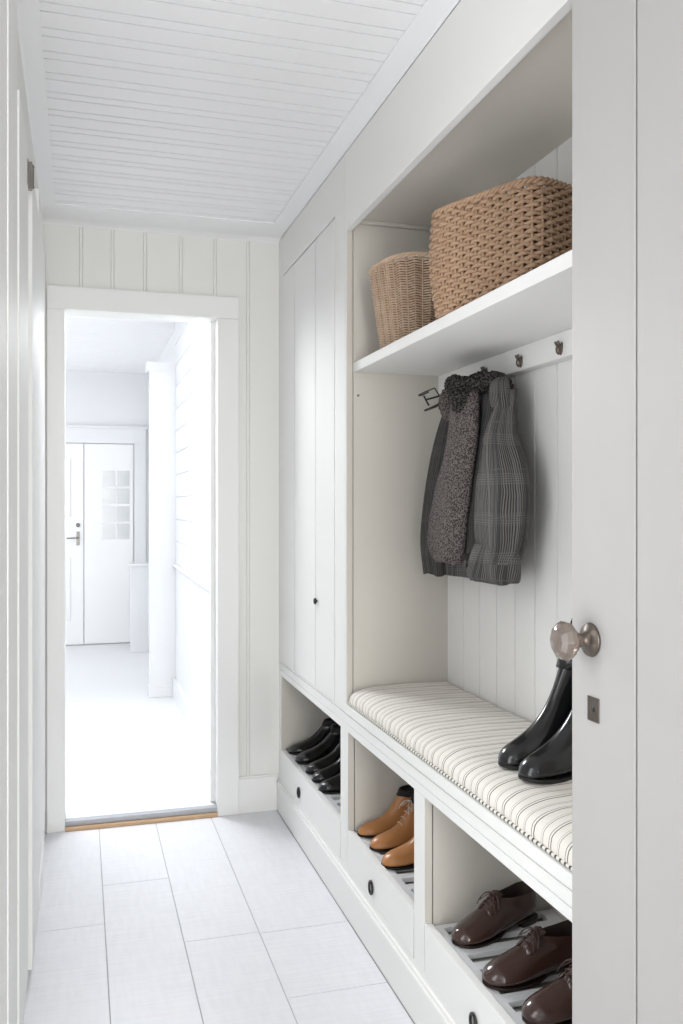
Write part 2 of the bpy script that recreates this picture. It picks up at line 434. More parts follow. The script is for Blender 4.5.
# hall behind the camera
struct(boxes('wall_hall', [(-1.6, XL-0.05, 1.70, 1.78, 0, ZC), (-1.65, -1.6, -2.05, -0.6, 0, ZC), (-1.65, -1.6, 1.1, 1.78, 0, ZC), (-1.65, -1.6, -0.6, 1.1, 0, 0.35), (-1.65, -1.6, -0.6, 1.1, 2.2, ZC)], M_wall, bev=0))
struct(boxes('added_window_3', [(-1.645, -1.59, -0.6, -0.55, 0.35, 2.2), (-1.645, -1.59, 1.05, 1.1, 0.35, 2.2), (-1.645, -1.59, 0.22, 0.28, 0.35, 2.2), (-1.645, -1.59, -0.6, 1.1, 0.35, 0.40), (-1.645, -1.59, -0.6, 1.1, 2.15, 2.2)], M_trim))  # unseen window, added to let light in from the left
struct(boxes('wall_front', [(-1.65, -1.25, -2.05, -2.0, 0, ZC), (0.55, XW, -2.05, -2.0, 0, ZC), (-1.25, 0.55, -2.05, -2.0, 0, 0.55), (-1.25, 0.55, -2.05, -2.0, 2.32, ZC)], M_wall, bev=0))
struct(boxes('added_window_1', [(-1.25, -1.20, -2.04, -1.99, 0.55, 2.32), (0.50, 0.55, -2.04, -1.99, 0.55, 2.32), (-0.38, -0.32, -2.04, -1.99, 0.55, 2.32), (-1.2, 0.5, -2.04, -1.99, 0.55, 0.60), (-1.2, 0.5, -2.04, -1.99, 2.27, 2.32)], M_trim))  # unseen window, added around the fill light behind the camera
struct(boxes('wall_right', [(XW, XW+0.05, -2.05, YB, 0, ZC), (XF, XW, -2.0, 0.38, 0, ZC)], M_wall, bev=0))

# tall closet door on the right, with glass knob
XD = 0.765
d3 = bpy.data.objects.new('door_3', None); C.objects.link(d3); struct(d3)
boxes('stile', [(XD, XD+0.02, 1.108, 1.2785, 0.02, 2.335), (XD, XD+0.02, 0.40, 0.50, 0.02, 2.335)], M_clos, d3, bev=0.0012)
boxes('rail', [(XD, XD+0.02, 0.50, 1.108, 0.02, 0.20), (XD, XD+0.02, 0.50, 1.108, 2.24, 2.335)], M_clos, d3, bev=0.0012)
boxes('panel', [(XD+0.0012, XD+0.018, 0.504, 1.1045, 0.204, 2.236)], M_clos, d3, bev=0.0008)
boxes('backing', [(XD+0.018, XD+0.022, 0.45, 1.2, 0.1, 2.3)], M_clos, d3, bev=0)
kn = lathe('door_knob', [(0.006, 0.018), (0.011, 0.020), (0.013, 0.026), (0.019, 0.031), (0.0285, 0.040), (0.0305, 0.048), (0.027, 0.056), (0.018, 0.062), (0.006, 0.064)], (XD, 1.222, 1.040), (-1, 0, 0), M_glass, d3, 20, False, 0.02)
kn['label'] = 'faceted glass door knob'
lathe('rose', [(0.026, 0.0), (0.027, 0.002), (0.025, 0.006), (0.015, 0.009), (0.0105, 0.014), (0.0095, 0.022), (0.011, 0.026)], (XD, 1.222, 1.040), (-1, 0, 0), M_brass, kn, 32)
kp = boxes('keyhole_plate', [(XD-0.0022, XD, 1.199, 1.230, 0.914, 0.952)], M_brass, d3, bev=0.0008)
lathe('keyhole', [(0.005, 0.0), (0.005, 0.0006)], (XD-0.0020, 1.213, 0.934), (-1, 0, 0), M_iron, kp, 12)

# ------------------------------------------------------------------ far room through the doorway
ZF = 0.030
XR = 0.585
YF = 8.08
struct(boxes('floor_far', [(-1.7, 0.75, YB+0.10, 8.3, -0.05, ZF), (-0.0545, 0.5295, YB+0.0225, YB+0.1005, -0.0, ZF)], M_far, bev=0)).name = 'trim_14'
struct(boxes('wall_far', [(-1.7, 0.9, YF, YF+0.1, ZF, 2.55)], M_far, bev=0))
gr = [(k*0.12+0.1, 0.006, 0.006) for k in range(37)]
struct(grooved('ceiling_far', (-1.7, YB+0.1, 2.42), (0, 1, 0), (1, 0, 0), (0, 0, -1), 4.5, 2.5, 0.04, gr, M_ceil)).name = 'trim_15'
gr = [(q, 0.008, 0.008) for q in [0.12+0.085*k for k in range(24)]]
wf = bpy.data.objects.new('wall_side', None); C.objects.link(wf); struct(wf)
grooved('wainscot', (XR, YB+0.1, ZF), (0, 1, 0), (0, 0, 1), (-1, 0, 0), 2.10, 0.83, 0.06, gr, M_far, wf)
boxes('wainscot_cap', [(XR-0.02, XR, YB+0.1, 5.78, 0.86, 0.88)], M_far, wf)
grooved('siding', (XR, YB+0.1, 0.88), (0, 0, 1), (0, 1, 0), (-1, 0, 0), 1.54, 2.10, 0.06, [(0.14*k, 0.008, 0.007) for k in range(1, 11)], M_far, wf)
boxes('skirting', [(XR-0.02, XR, YB+0.1, 5.78, ZF, 0.15)], M_far, wf)
boxes('end_wall', [(XR+0.02, XR+0.08, 5.78, 8.08, ZF, 2.42)], M_far, wf)
struct(boxes('trim_11', [(0.425, 0.60, 5.75, 5.85, ZF, 2.10), (0.405, 0.60, 5.76, 5.87, 2.10, 2.16), (0.418, 0.60, 5.742, 5.86, ZF, 0.10)], M_far, bev=0.004))
struct(boxes('trim_12', [(0.40, 0.60, 7.55, 7.62, ZF, 0.74), (0.39, 0.61, 7.53, 7.64, 0.74, 0.765)], M_far, bev=0.003))
struct(boxes('wall_far_left', [(-1.75, -1.65, YB+0.1, 4.3, ZF, 2.5), (-1.75, -1.65, 7.7, 8.1, ZF, 2.5), (-1.75, -1.65, 4.3, 6.1, ZF, 2.5), (-1.75, -1.65, 6.1, 7.7, ZF, 0.3), (-1.75, -1.65, 6.1, 7.7, 2.3, 2.5)], M_far, bev=0)).name = 'wall_left_far'
struct(boxes('added_window_2', [(-1.74, -1.67, 6.1, 6.16, 0.3, 2.3), (-1.74, -1.67, 6.87, 6.93, 0.3, 2.3), (-1.74, -1.67, 7.64, 7.7, 0.3, 2.3)], M_far))  # unseen window, placed to light the far room from the side
# double door in the far wall
struct(boxes('trim_16', [(-0.62, 0.56, YF-0.025, YF, 1.79, 1.92), (0.46, 0.56, YF-0.025, YF, ZF, 1.79), (-0.64, 0.58, YF-0.03, YF, 1.92, 1.945)], M_far, bev=0.003))
d4 = struct(boxes('door_4', [(-0.56, 0.028, YF-0.02, YF, ZF+0.01, 1.783)], M_fardoor, bev=0.003))
boxes('panel_moulding', [(-0.45, -0.08, YF-0.026, YF-0.02, 0.25, 0.8), (-0.45, -0.08, YF-0.026, YF-0.02, 1.15, 1.65)], M_fardoor, d4, bev=0.004)
lv = boxes('lock_plate', [(-0.03, -0.004, YF-0.025, YF-0.02, 0.90, 1.02)], M_steel, d4)
tube('lever_handle', [(-0.017, YF-0.025, 0.965), (-0.017, YF-0.06, 0.965), (-0.05, YF-0.065, 0.965), (-0.11, YF-0.065, 0.962)], 0.006, M_steel, lv, 8, 4)
lathe('lock_cylinder', [(0.018, 0), (0.018, 0.008), (0.010, 0.012)], (-0.017, YF-0.02, 1.075), (0, -1, 0), M_steel, d4, 16)
d5 = struct(boxes('door_5', [(0.036, 0.45, YF-0.02, YF, ZF+0.01, 1.783)], M_fardoor, bev=0.003))
pl = []
for r in range(4):
    for c2 in range(2):
        x0 = 0.185 + c2*0.125; z0 = 1.57 - (r+1)*0.155
        pl.append((x0, x0+0.108, YF-0.023, YF-0.019, z0, z0+0.135))
boxes('window_panes', pl, M_pane, d5, bev=0.0)

# ------------------------------------------------------------------ tall cupboard over the first shoe compartment
ST = 0.020     # thickness of face frames
cup = empty('tall_cupboard', (XF, 3.1, 0.60), 'tall white wall cupboard with vertical plank doors, beside the open coat niche', 'cupboard')
def P_(o, root):
    o.parent = root; o.location = o.location - root.location; return o
P_(boxes('face_frame', [(XF, XF+ST, 2.6385, 2.750, 0.609, ZC-0.010), (XF, XF+ST, 3.505, YB, 0.609, ZC-0.010), (XF, XF+ST, 2.750, 3.505, 2.1765, ZC-0.010), (XF, XF+ST, 2.750, 3.505, 0.609, 0.617)], M_cab, bev=0.002), cup)
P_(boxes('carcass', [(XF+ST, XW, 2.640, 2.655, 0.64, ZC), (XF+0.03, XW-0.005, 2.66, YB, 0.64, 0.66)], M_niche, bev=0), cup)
dl = P_(grooved('door', (XF-0.001, 2.9920, 0.619), (0, 1, 0), (0, 0, 1), (-1, 0, 0), 0.509, 1.550, 0.018, [(0.312, 0.008, 0.013)], M_cab), cup)
dr = P_(grooved('door', (XF-0.001, 2.7550, 0.619), (0, 1, 0), (0, 0, 1), (-1, 0, 0), 0.2285, 1.550, 0.018, [], M_cab), cup)
kb = lathe('knob', [(0.004, 0), (0.004, 0.003), (0.0105, 0.005), (0.0115, 0.009), (0.008, 0.012), (0.002, 0.013)], (XF-0.001, 2.966, 0.919), (-1, 0, 0), M_iron, dr, 16)

# ------------------------------------------------------------------ open coat niche
nic = empty('coat_niche', (XF, 1.95, 0.64), 'open white coat niche with one high shelf, between the tall cupboard and the closet door', 'niche')
Y0 = 1.262; Y1 = 2.637
P_(boxes('fascia', [(XF, XF+ST, 2.6229, Y1-0.0015, 0.638, 2.0958), (XF, XF+ST, Y0, Y1-0.0015, 2.096, ZC-0.010)], M_cab, bev=0.0015), nic)
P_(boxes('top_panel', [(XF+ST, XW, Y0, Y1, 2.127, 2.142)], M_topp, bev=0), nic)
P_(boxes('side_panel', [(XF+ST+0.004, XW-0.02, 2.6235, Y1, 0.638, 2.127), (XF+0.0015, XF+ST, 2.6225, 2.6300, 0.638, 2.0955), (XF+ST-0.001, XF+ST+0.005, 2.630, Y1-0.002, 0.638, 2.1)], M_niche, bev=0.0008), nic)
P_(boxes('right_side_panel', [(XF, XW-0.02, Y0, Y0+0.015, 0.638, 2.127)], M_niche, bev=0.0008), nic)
gy = [2.5014, 2.387, 2.277, 2.166, 2.057, 1.946, 1.836, 1.726, 1.616, 1.506, 1.396]
P_(grooved('back_panel', (1.123, Y0+0.016, 0.638), (0, 1, 0), (0, 0, 1), (-1, 0, 0), 1.349, 1.489, 0.018, [(q-Y0-0.016, 0.0052, 0.0150) for q in gy], M_cab), nic)
P_(boxes('shelf', [(0.8085, 1.1225, Y0+0.016, 2.6233, 1.659, 1.688)], M_cab, bev=0.0015), nic)
pin = lathe('shelf_pin', [(0.0035, 0.0), (0.0035, 0.004), (0.0025, 0.006)], (0.824, 2.6233, 1.588), (0, -1, 0), M_steel, None, 12); P_(pin, nic)
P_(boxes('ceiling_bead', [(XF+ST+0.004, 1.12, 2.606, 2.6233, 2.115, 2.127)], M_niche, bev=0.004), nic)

# hook rail
rail = empty('coat_hook_rail', (1.10, 1.95, 1.60), 'white hook rail with small dark metal hooks under the basket shelf', 'hook rail')
P_(boxes('board', [(1.090, 1.1228, Y0+0.018, 2.6233, 1.5975, 1.6585)], M_cab, bev=0.0015), rail)
def hook_mesh():
    bm = bmesh.new()
    # shield-shaped plate with a cupped tongue and two small horns
    prof = [(-0.0075, 0.014), (-0.0085, 0.004), (-0.0065, -0.010), (0, -0.0165), (0.0065, -0.010), (0.0085, 0.004), (0.0075, 0.014), (0, 0.010)]
    f0 = [bm.verts.new((0.0, y, z)) for y, z in prof]; f1 = [bm.verts.new((-0.003, y*0.95, z*0.95)) for y, z in prof]
    for i in range(8): bm.faces.new((f0[i], f0[(i+1) % 8], f1[(i+1) % 8], f1[i]))
    bm.faces.new(f0); bm.faces.new(f1[::-1])
    r = bmesh.ops.create_uvsphere(bm, u_segments=16, v_segments=10, radius=1.0)
    for v in r['verts']:
        v.co = Vector((-0.006 + v.co.x*0.0085, v.co.y*0.0075, -0.003 + v.co.z*0.0125))
    for sgn in (-1, 1):
        sweep(bm, smooth_path([(-0.004, sgn*0.004, 0.004), (-0.010, sgn*0.0058, 0.010), (-0.012, sgn*0.0062, 0.0165)], 4), [0.0035]*4+[0.003]*4+[0.0022], 8)
    return bm
hk = from_bm('hook', hook_mesh(), M_brass, rail, True)
hk.location = Vector((1.090, 1.8705, 1.620)) - rail.location
for yy in (2.069, 2.275, 2.480):
    c = hk.copy(); C.objects.link(c); c.parent = rail; c.location = Vector((1.090, yy, 1.620)) - rail.location
# large swivel hook with wire frame at the inner corner
wh = empty('wire_coat_hanger', (1.0, 2.53, 1.58), 'black wire hanger frame poking out left of the plaid coat', 'hanger')
bm = bmesh.new()
sweep(bm, [(0.990, 2.535, 1.585), (0.998, 2.508, 1.591), (1.010, 2.4575, 1.5975), (1.0125, 2.449, 1.587), (1.017, 2.438, 1.573)], 0.0019, 8)
sweep(bm, [(0.990, 2.535, 1.583), (0.996, 2.515, 1.584), (1.003, 2.487, 1.589)], 0.0021, 8)
sweep(bm, [(0.990, 2.492, 1.577), (0.994, 2.484, 1.562), (1.000, 2.477, 1.547)], 0.0026, 8)
sweep(bm, [(0.995, 2.483, 1.5656), (1.008, 2.466, 1.5690), (1.025, 2.440, 1.574)], 0.0028, 8)
sweep(bm, [(0.993, 2.493, 1.5335), (1.010, 2.4467, 1.5428), (1.030, 2.4187, 1.558), (1.05, 2.39, 1.572)], [0.0035, 0.0045, 0.004, 0.003], 8)
sweep(bm, [(1.020, 2.440, 1.574), (1.04, 2.42, 1.585), (1.07, 2.38, 1.60)], 0.0022, 8)
P_(from_bm('frame', bm, M_iron, None, True), wh)

# ------------------------------------------------------------------ shoe bench (lower unit) and its top
ben = empty('shoe_bench', (XF, 2.4, 0), 'long low white built-in shoe bench with three open compartments over drawers', 'shoe bench')
bx = [(XF, XF+ST, 3.546, YB, 0.137, 0.555), (XF, XF+ST, 2.607, 2.683, 0.137, 0.555), (XF, XF+ST, 1.976, 2.042, 0.137, 0.555), (XF, XF+ST, Y0, 1.30, 0.137, 0.555)]
P_(boxes('face_frame', bx + [(XF, XF+ST, Y0, YB, 0.1195, 0.1375)], M_cab, bev=0.0015), ben)
P_(boxes('fascia', [(XF, XF+ST, Y0, YB, 0.555, 0.5775), (XF, XF+ST, Y0, YB, 0.5790, 0.606)], M_cab, bev=0.002), ben)
P_(boxes('plinth', [(0.773, XF+0.02, Y0, YB-0.0005, 0, 0.112)], M_cab, bev=0.006), ben)
P_(boxes('plinth_bead', [(0.778, XF+0.01, Y0, YB-0.0005, 0.108, 0.1215)], M_cab, bev=0.004), ben)
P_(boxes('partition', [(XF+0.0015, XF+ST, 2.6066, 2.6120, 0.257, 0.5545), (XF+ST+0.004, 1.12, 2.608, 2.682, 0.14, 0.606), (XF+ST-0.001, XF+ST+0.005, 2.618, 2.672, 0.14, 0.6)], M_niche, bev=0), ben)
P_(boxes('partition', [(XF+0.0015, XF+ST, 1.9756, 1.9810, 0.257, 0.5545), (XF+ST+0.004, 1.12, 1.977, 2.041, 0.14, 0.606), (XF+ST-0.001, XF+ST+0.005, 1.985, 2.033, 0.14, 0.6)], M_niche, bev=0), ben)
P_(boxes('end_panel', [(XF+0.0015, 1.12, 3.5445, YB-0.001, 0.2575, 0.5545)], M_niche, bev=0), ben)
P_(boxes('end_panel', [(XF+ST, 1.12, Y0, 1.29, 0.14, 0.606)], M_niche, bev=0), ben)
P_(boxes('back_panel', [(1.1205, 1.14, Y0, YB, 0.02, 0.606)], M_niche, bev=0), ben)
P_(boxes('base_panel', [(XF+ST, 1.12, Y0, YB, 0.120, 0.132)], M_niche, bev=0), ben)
comps = [(2.683, 3.546, 3.222), (2.042, 2.607, 2.3646), (1.300, 1.976, 1.6886)]
def ring_pull(y, parent):
    bm = bmesh.new()
    n = 20; R = 0.0175
    sweep(bm, [(XF-0.0055, y+R*0.80*math.cos(2*PI*k/n), 0.180+R*math.sin(2*PI*k/n)) for k in range(n)], 0.0034, 8, closed=True)
    o = from_bm('ring_pull', bm, M_iron, parent, True)
    pl = lathe('pull_plate', [(0.014, 0), (0.014, 0.0012), (0.008, 0.002), (0.004, 0.003)], (XF+0.0005, y, 0.180), (-1, 0, 0), M_steel, o, 20)
    return o
for k, (a, b, py) in enumerate(comps):
    g = 0.0065
    dw = P_(boxes('drawer', [(XF-0.001, XF+0.017, a+g, b-g, 0.1395, 0.2565)], M_cab, bev=0.0012), ben)
    ring_pull(py, dw)
    # slatted shoe tray
    tb = [(XF+0.0195, XF+0.040, a+0.0085, b-0.0085, 0.238, 0.250), (1.085, 1.118, a+0.0085, b-0.0085, 0.238, 0.250)]
    n = max(3, round((b-a)/0.068)); step = (b-a-0.017)/n
    for i in range(n+1):
        yc = a+0.0085+i*step; hw = 0.0155
        y0 = max(a+0.0085, yc-hw); y1 = min(b-0.0085, yc+hw)
        tb.append((XF+0.040, 1.085, y0, y1, 0.238, 0.250))
    tr = boxes('shoe_tray', tb, M_tray, dw, bev=0.001)
    boxes('tray_bottom', [(XF+0.018, 1.118, a+0.0085, b-0.0085, 0.222, 0.230)], M_trayin, dw, bev=0)
bt = boxes('bench_top', [(XF+0.004, 1.1195, Y0, 2.6355, 0.6065, 0.6115), (XF-0.004, 1.1195, Y0, 2.6345, 0.6115, 0.6375)], M_cab, bev=0.0015)
tag(bt, 'white painted bench top board under the striped seat cushion', 'worktop')

# ------------------------------------------------------------------ striped seat cushion
def cushion():
    root = empty('seat_cushion', (0.95, 1.95, 0.6378), 'long cream seat cushion with thin grey stripes on the bench top', 'cushion')
    x0, x1, y0, y1, z0, z1 = 0.789, 1.119, 1.282, 2.619, 0.6385, 0.695
    # cross-section ring in x-z, swept along y with rounded ends
    ny = 120; prof = []
    R = 0.030
    def sec(t):   # t 0..1 around: bottom front -> front -> top -> back -> bottom
        return None
    pts = []
    # front face: slightly bulging, big round over top edge
    pts += [(x0+0.004, z0), (x0+0.0005, z0+0.006), (x0, z0+0.014), (x0+0.0005, z0+0.020)]
    for a in range(1, 9):
        th = PI - a*(PI/2)/9
        pts.append((x0+0.001+0.085+0.085*math.cos(th), z1-0.034+0.034*math.sin(th)))
    for i in range(1, 15):
        t = i/15; pts.append((x0+0.086+(x1-0.02-x0-0.086)*t, z1+0.003*math.sin(PI*t)))
    for a in range(0, 7):
        th = PI/2 - a*(PI/2)/6
        pts.append((x1-0.02+0.02*math.cos(th), z1-0.02+0.02*math.sin(th)))
    pts += [(x1, z0+0.01), (x1-0.006, z0)]
    for i in range(1, 6): pts.append((x1-0.006+(x0+0.010-x1)*i/6, z0))
    rings = []
    zc = (z0+z1)/2
    for i in range(ny+1):
        t = i/ny; y = y0+(y1-y0)*t
        e = min(y-y0, y1-y)
        k = 1.0 if e > 0.028 else math.sqrt(max(0.0, 1-(1-e/0.028)**2))
        k = 0.25+0.75*k
        rr = []
        for (px, pz) in pts:
            wob = 0.0012*math.sin(y*23+px*9)+0.0008*math.sin(y*57+px*31)
            zz = z0 + (pz-z0)*k + (wob if pz > z0+0.02 else 0)
            rr.append((px + (0.0015*math.sin(y*41) if px < x0+0.03 and pz > z0+.004 else 0) + (1-k)*0.008*(1 if px < 0.95 else -1), y, zz))
        rings.append(rr)
    me = bpy.data.meshes.new('cover'); n = len(pts)
    verts = [v for r in rings for v in r]; faces = []
    for i in range(ny):
        for j in range(n): faces.append((i*n+j, i*n+(j+1) % n, (i+1)*n+(j+1) % n, (i+1)*n+j))
    faces.append(tuple(range(n))[::-1]); faces.append(tuple(ny*n+j for j in range(n)))
    me.from_pydata(verts, [], faces); me.update()
    L = me.uv_layers.new(name='UVMap')
    for l, loop in zip(L.data, me.loops):
        v = me.vertices[loop.vertex_index].co
        l.uv = (v.y, v.x)
    bm = bmesh.new(); bm.from_mesh(me); bmesh.ops.recalc_face_normals(bm, faces=bm.faces); bm.to_mesh(me); bm.free()
    P_(link('cover', me, M_tick, None, True), root)
    # piping: striped cord along the front lower seam
    bm = bmesh.new()
    sweep(bm, [(x0-0.0005, y0+0.01+(y1-y0-0.02)*i/160, z0+0.0042) for i in range(161)], 0.0036, 8)
    uvl = bm.loops.layers.uv.new('UVMap')
    for f in bm.faces:
        for lp in f.loops: lp[uvl].uv = (lp.vert.co.y, 0)
    P_(from_bm('piping', bm, M_pipe, None, True), root)
    return root
cushion()

# ------------------------------------------------------------------ baskets
def basket(name, label, corners, z0, h, taper, rows, stakes, r, amp, m, lean=0.0, sag=None, rim_r=0.006, power=4.0, alt=1):
    """woven basket: every weaver is a wavy ring around upright stakes; footprint centre/half sizes in corners"""
    cx, cy, hx, hy, rot = corners
    root = empty(name, (cx, cy, z0), label, 'basket')
    def outline(u, t, off):
        a = 2*PI*u
        ca, sa = math.cos(a), math.sin(a)
        k = (abs(ca)**power + abs(sa)**power)**(-1/power)
        f = taper[0] + (taper[1]-taper[0])*t + taper[2]*math.sin(PI*t)
        X = hx*f*k*ca + off*ca; Y = hy*f*k*sa + off*sa
        X, Y = X*math.cos(rot)-Y*math.sin(rot), X*math.sin(rot)+Y*math.cos(rot)
        zz = z0 + h*t
        if sag: zz += sag(u, t, X, Y)
        return Vector((cx+X + lean*t*0, cy+Y + lean*t, zz))
    # arc-length table so stakes are even
    N = 720; tab = [0.0]; pv = outline(0, 0.5, 0)
    for i in range(1, N+1):
        q = outline(i/N, 0.5, 0); tab.append(tab[-1]+(q-pv).length); pv = q
    tot = tab[-1]
    us = []
    per = 6
    M = stakes*per
    j = 0
    for i in range(M):
        s = tot*i/M
        while tab[j+1] < s: j += 1
        us.append((j + (s-tab[j])/(tab[j+1]-tab[j]))/N)
    bm = bmesh.new()
    for k in range(rows):
        t = (k+0.7)/(rows+0.6)
        path = []
        for i, u in enumerate(us):
            ph = PI*i/per + PI*k*alt
            o = amp*math.cos(ph)
            p = outline(u, t, o)
            p.z += 0.35*r*math.sin(ph*1.0+0.6) + random.uniform(-.1, .1)*r
            path.append(p)
        rr = [r*(1+0.16*math.sin(i*0.9+k*1.7)+random.uniform(-.08, .08)) for i in range(M)]
        sweep(bm, path, rr, 6, closed=True)
    P_(from_bm('weave', bm, m, None, True), root)
    bm = bmesh.new()
    for sidx in range(stakes):
        u = us[sidx*per + per//2] if False else us[sidx*per]
        sweep(bm, [outline(u, 0.02+0.95*q/8, 0) for q in range(9)], r*0.8, 6)
    P_(from_bm('stakes', bm, m, None, True), root)
    bm = bmesh.new()
    for strand in range(3):
        path = []
        for i in range(0, M, 2):
            ph = 2*PI*i/(per*2.0) + strand*2*PI/3
            p = outline(us[i], 1.0, rim_r*0.9*math.cos(ph)); p.z += rim_r*0.9*math.sin(ph)
            path.append(p)
        sweep(bm, path, rim_r*0.72, 6, closed=True)
    P_(from_bm('rim', bm, m, None, True), root)
    # added dark core, shade for the weave gaps put into its colour; and the base
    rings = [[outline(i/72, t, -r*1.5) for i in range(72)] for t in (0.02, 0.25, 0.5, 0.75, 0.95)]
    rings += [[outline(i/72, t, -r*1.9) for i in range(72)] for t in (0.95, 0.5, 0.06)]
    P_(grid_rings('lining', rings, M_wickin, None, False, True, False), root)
    bm = bmesh.new()
    for k in range(2): sweep(bm, [outline(u, 0.0, 0)+Vector((0, 0, r*0.8)) for u in us[::3]], r*0.9, 6, closed=True) if k == 0 else None
    P_(from_bm('base_ring', bm, m, None, True), root)
    return root
basket('woven_basket', 'small tapered light wicker basket at the left end of the high shelf', (0.945, 2.390, 0.122, 0.130, 0.1), 1.689, 0.240, (0.84, 1.10, 0.0), 35, 40, 0.0024, 0.0044, M_wick2, power=3.0, rim_r=0.0048, alt=0)
basket('woven_basket', 'large rectangular chunky seagrass basket, nearest on the high shelf', (0.953, 1.848, 0.121, 0.164, math.radians(22)), 1.689, 0.240, (0.94, 0.99, 0.06), 26, 50, 0.0048, 0.0046, M_wick, power=6.0, rim_r=0.0060)

# ------------------------------------------------------------------ footwear
def ell(F, B, hw, n=20, p=2.4, side_dip=0.0, flat=0.0):
    F = Vector((F[0], 0, F[1])); B = Vector((B[0], 0, B[1]))
    c = (F+B)/2; a = (F-B)/2; out = []
    for i in range(n):
        t = 2*PI*i/n
        ct, st = math.cos(t), math.sin(t)
        pp = p if ct > 0 else p+0.9
        k = (abs(ct)**pp + abs(st)**pp)**(-1/pp)
        v = c + a*(ct*k)
        # rings are broader towards the sole side
        w_ = hw*(1.0 - 0.22*ct*k)
        out.append(Vector((v.x, w_*st*k, v.z - side_dip*abs(st)**2)))
    return out

def lerp_tab(tab, x):
    for (a, va), (b, vb) in zip(tab, tab[1:]):
        if x <= b: return va + (vb-va)*(x-a)/(b-a)
    return tab[-1][1]

OUT = [(0, .020), (.012, .027), (.04, .031), (.09, .029), (.13, .033), (.18, .043), (.21, .045), (.24, .041), (.258, .033), (.270, .020), (.275, .010)]
def sole(name, m, parent, thick, heel, lift=0.003, scale=1.0, grow=0.003):
    """outsole outline extruded, plus a heel block"""
    n = 40; bot = []; top = []
    xs = [0.277*(0.5-0.5*math.cos(PI*i/n)) - 0.001 for i in range(n+1)]
    def ring(z, g):
        out = []
        for x in xs: out.append((x, lerp_tab(OUT, max(0, min(x, .275)))*1.0+g if 0.001 < x < .2745 else 0.004, z))
        for x in reversed(xs[1:-1]): out.append((x, -(lerp_tab(OUT, x)+g), z))
        res = []
        for (x, y, z_) in out:
            spring = max(0, (x-0.20)/0.075)**2*lift
            arch = heel*max(0.0, min(1.0, (0.115-x)/0.04+1)) if heel else 0
            res.append(Vector((x, y, z_+spring+arch)))
        return res
    r0 = ring(0.0, grow-0.001); r1 = ring(thick*0.5, grow); r2 = ring(thick, grow-0.0005)
    o = grid_rings(name, [r0, r1, r2], m, parent, True, True, False, False)
    if heel:
        hx = [(-0.001+0.066*(0.5-0.5*math.cos(PI*i/12))) for i in range(13)]
        def hr(z, g):
            a = [Vector((x, (lerp_tab(OUT, max(0, x))+g) if i else 0.006, z)) for i, x in enumerate(hx)]
            b = [Vector((x, -v.y, z)) for x, v in list(zip(hx, a))[::-1]]
            return a+b
        grid_rings('heel', [hr(0, -0.001), hr(heel*0.5, 0.0), hr(heel+0.001, 0.001)], m, parent, True, True, False, False)
    return o

def lacing(rows, m, parent, r=0.0016, bow=True, wide=0.014):
    bm = bmesh.new()
    for (x, z, hw) in rows:
        sweep(bm, smooth_path([(x-0.002, -hw, z-0.007), (x, -hw*0.6, z-0.0005), (x, 0, z+0.0015), (x, hw*0.6, z-0.0005), (x-0.002, hw, z-0.007)], 3), r, 6)
    x, z, hw = rows[0]
    if bow:
        for s in (-1, 1):
            sweep(bm, smooth_path([(x, 0, z+0.003), (x+0.004, s*0.012, z+0.004), (x+0.010, s*0.026, z-0.004), (x+0.018, s*0.034, z-0.020), (x+0.012, s*0.032, z-0.018), (x+0.004, s*0.016, z-0.003), (x, 0, z+0.003)], 4), r*0.9, 6)
            sweep(bm, smooth_path([(x, 0, z+0.004), (x+0.014, s*0.012, z+0.004), (x+0.024, s*0.025, z-0.010), (x+0.028, s*0.034, z-0.030)], 4), r*0.9, 6)
        sweep(bm, [(x-0.003, 0, z+0.003), (x+0.004, 0, z+0.004)], r*1.9, 8)
    return from_bm('laces', bm, m, parent, True)

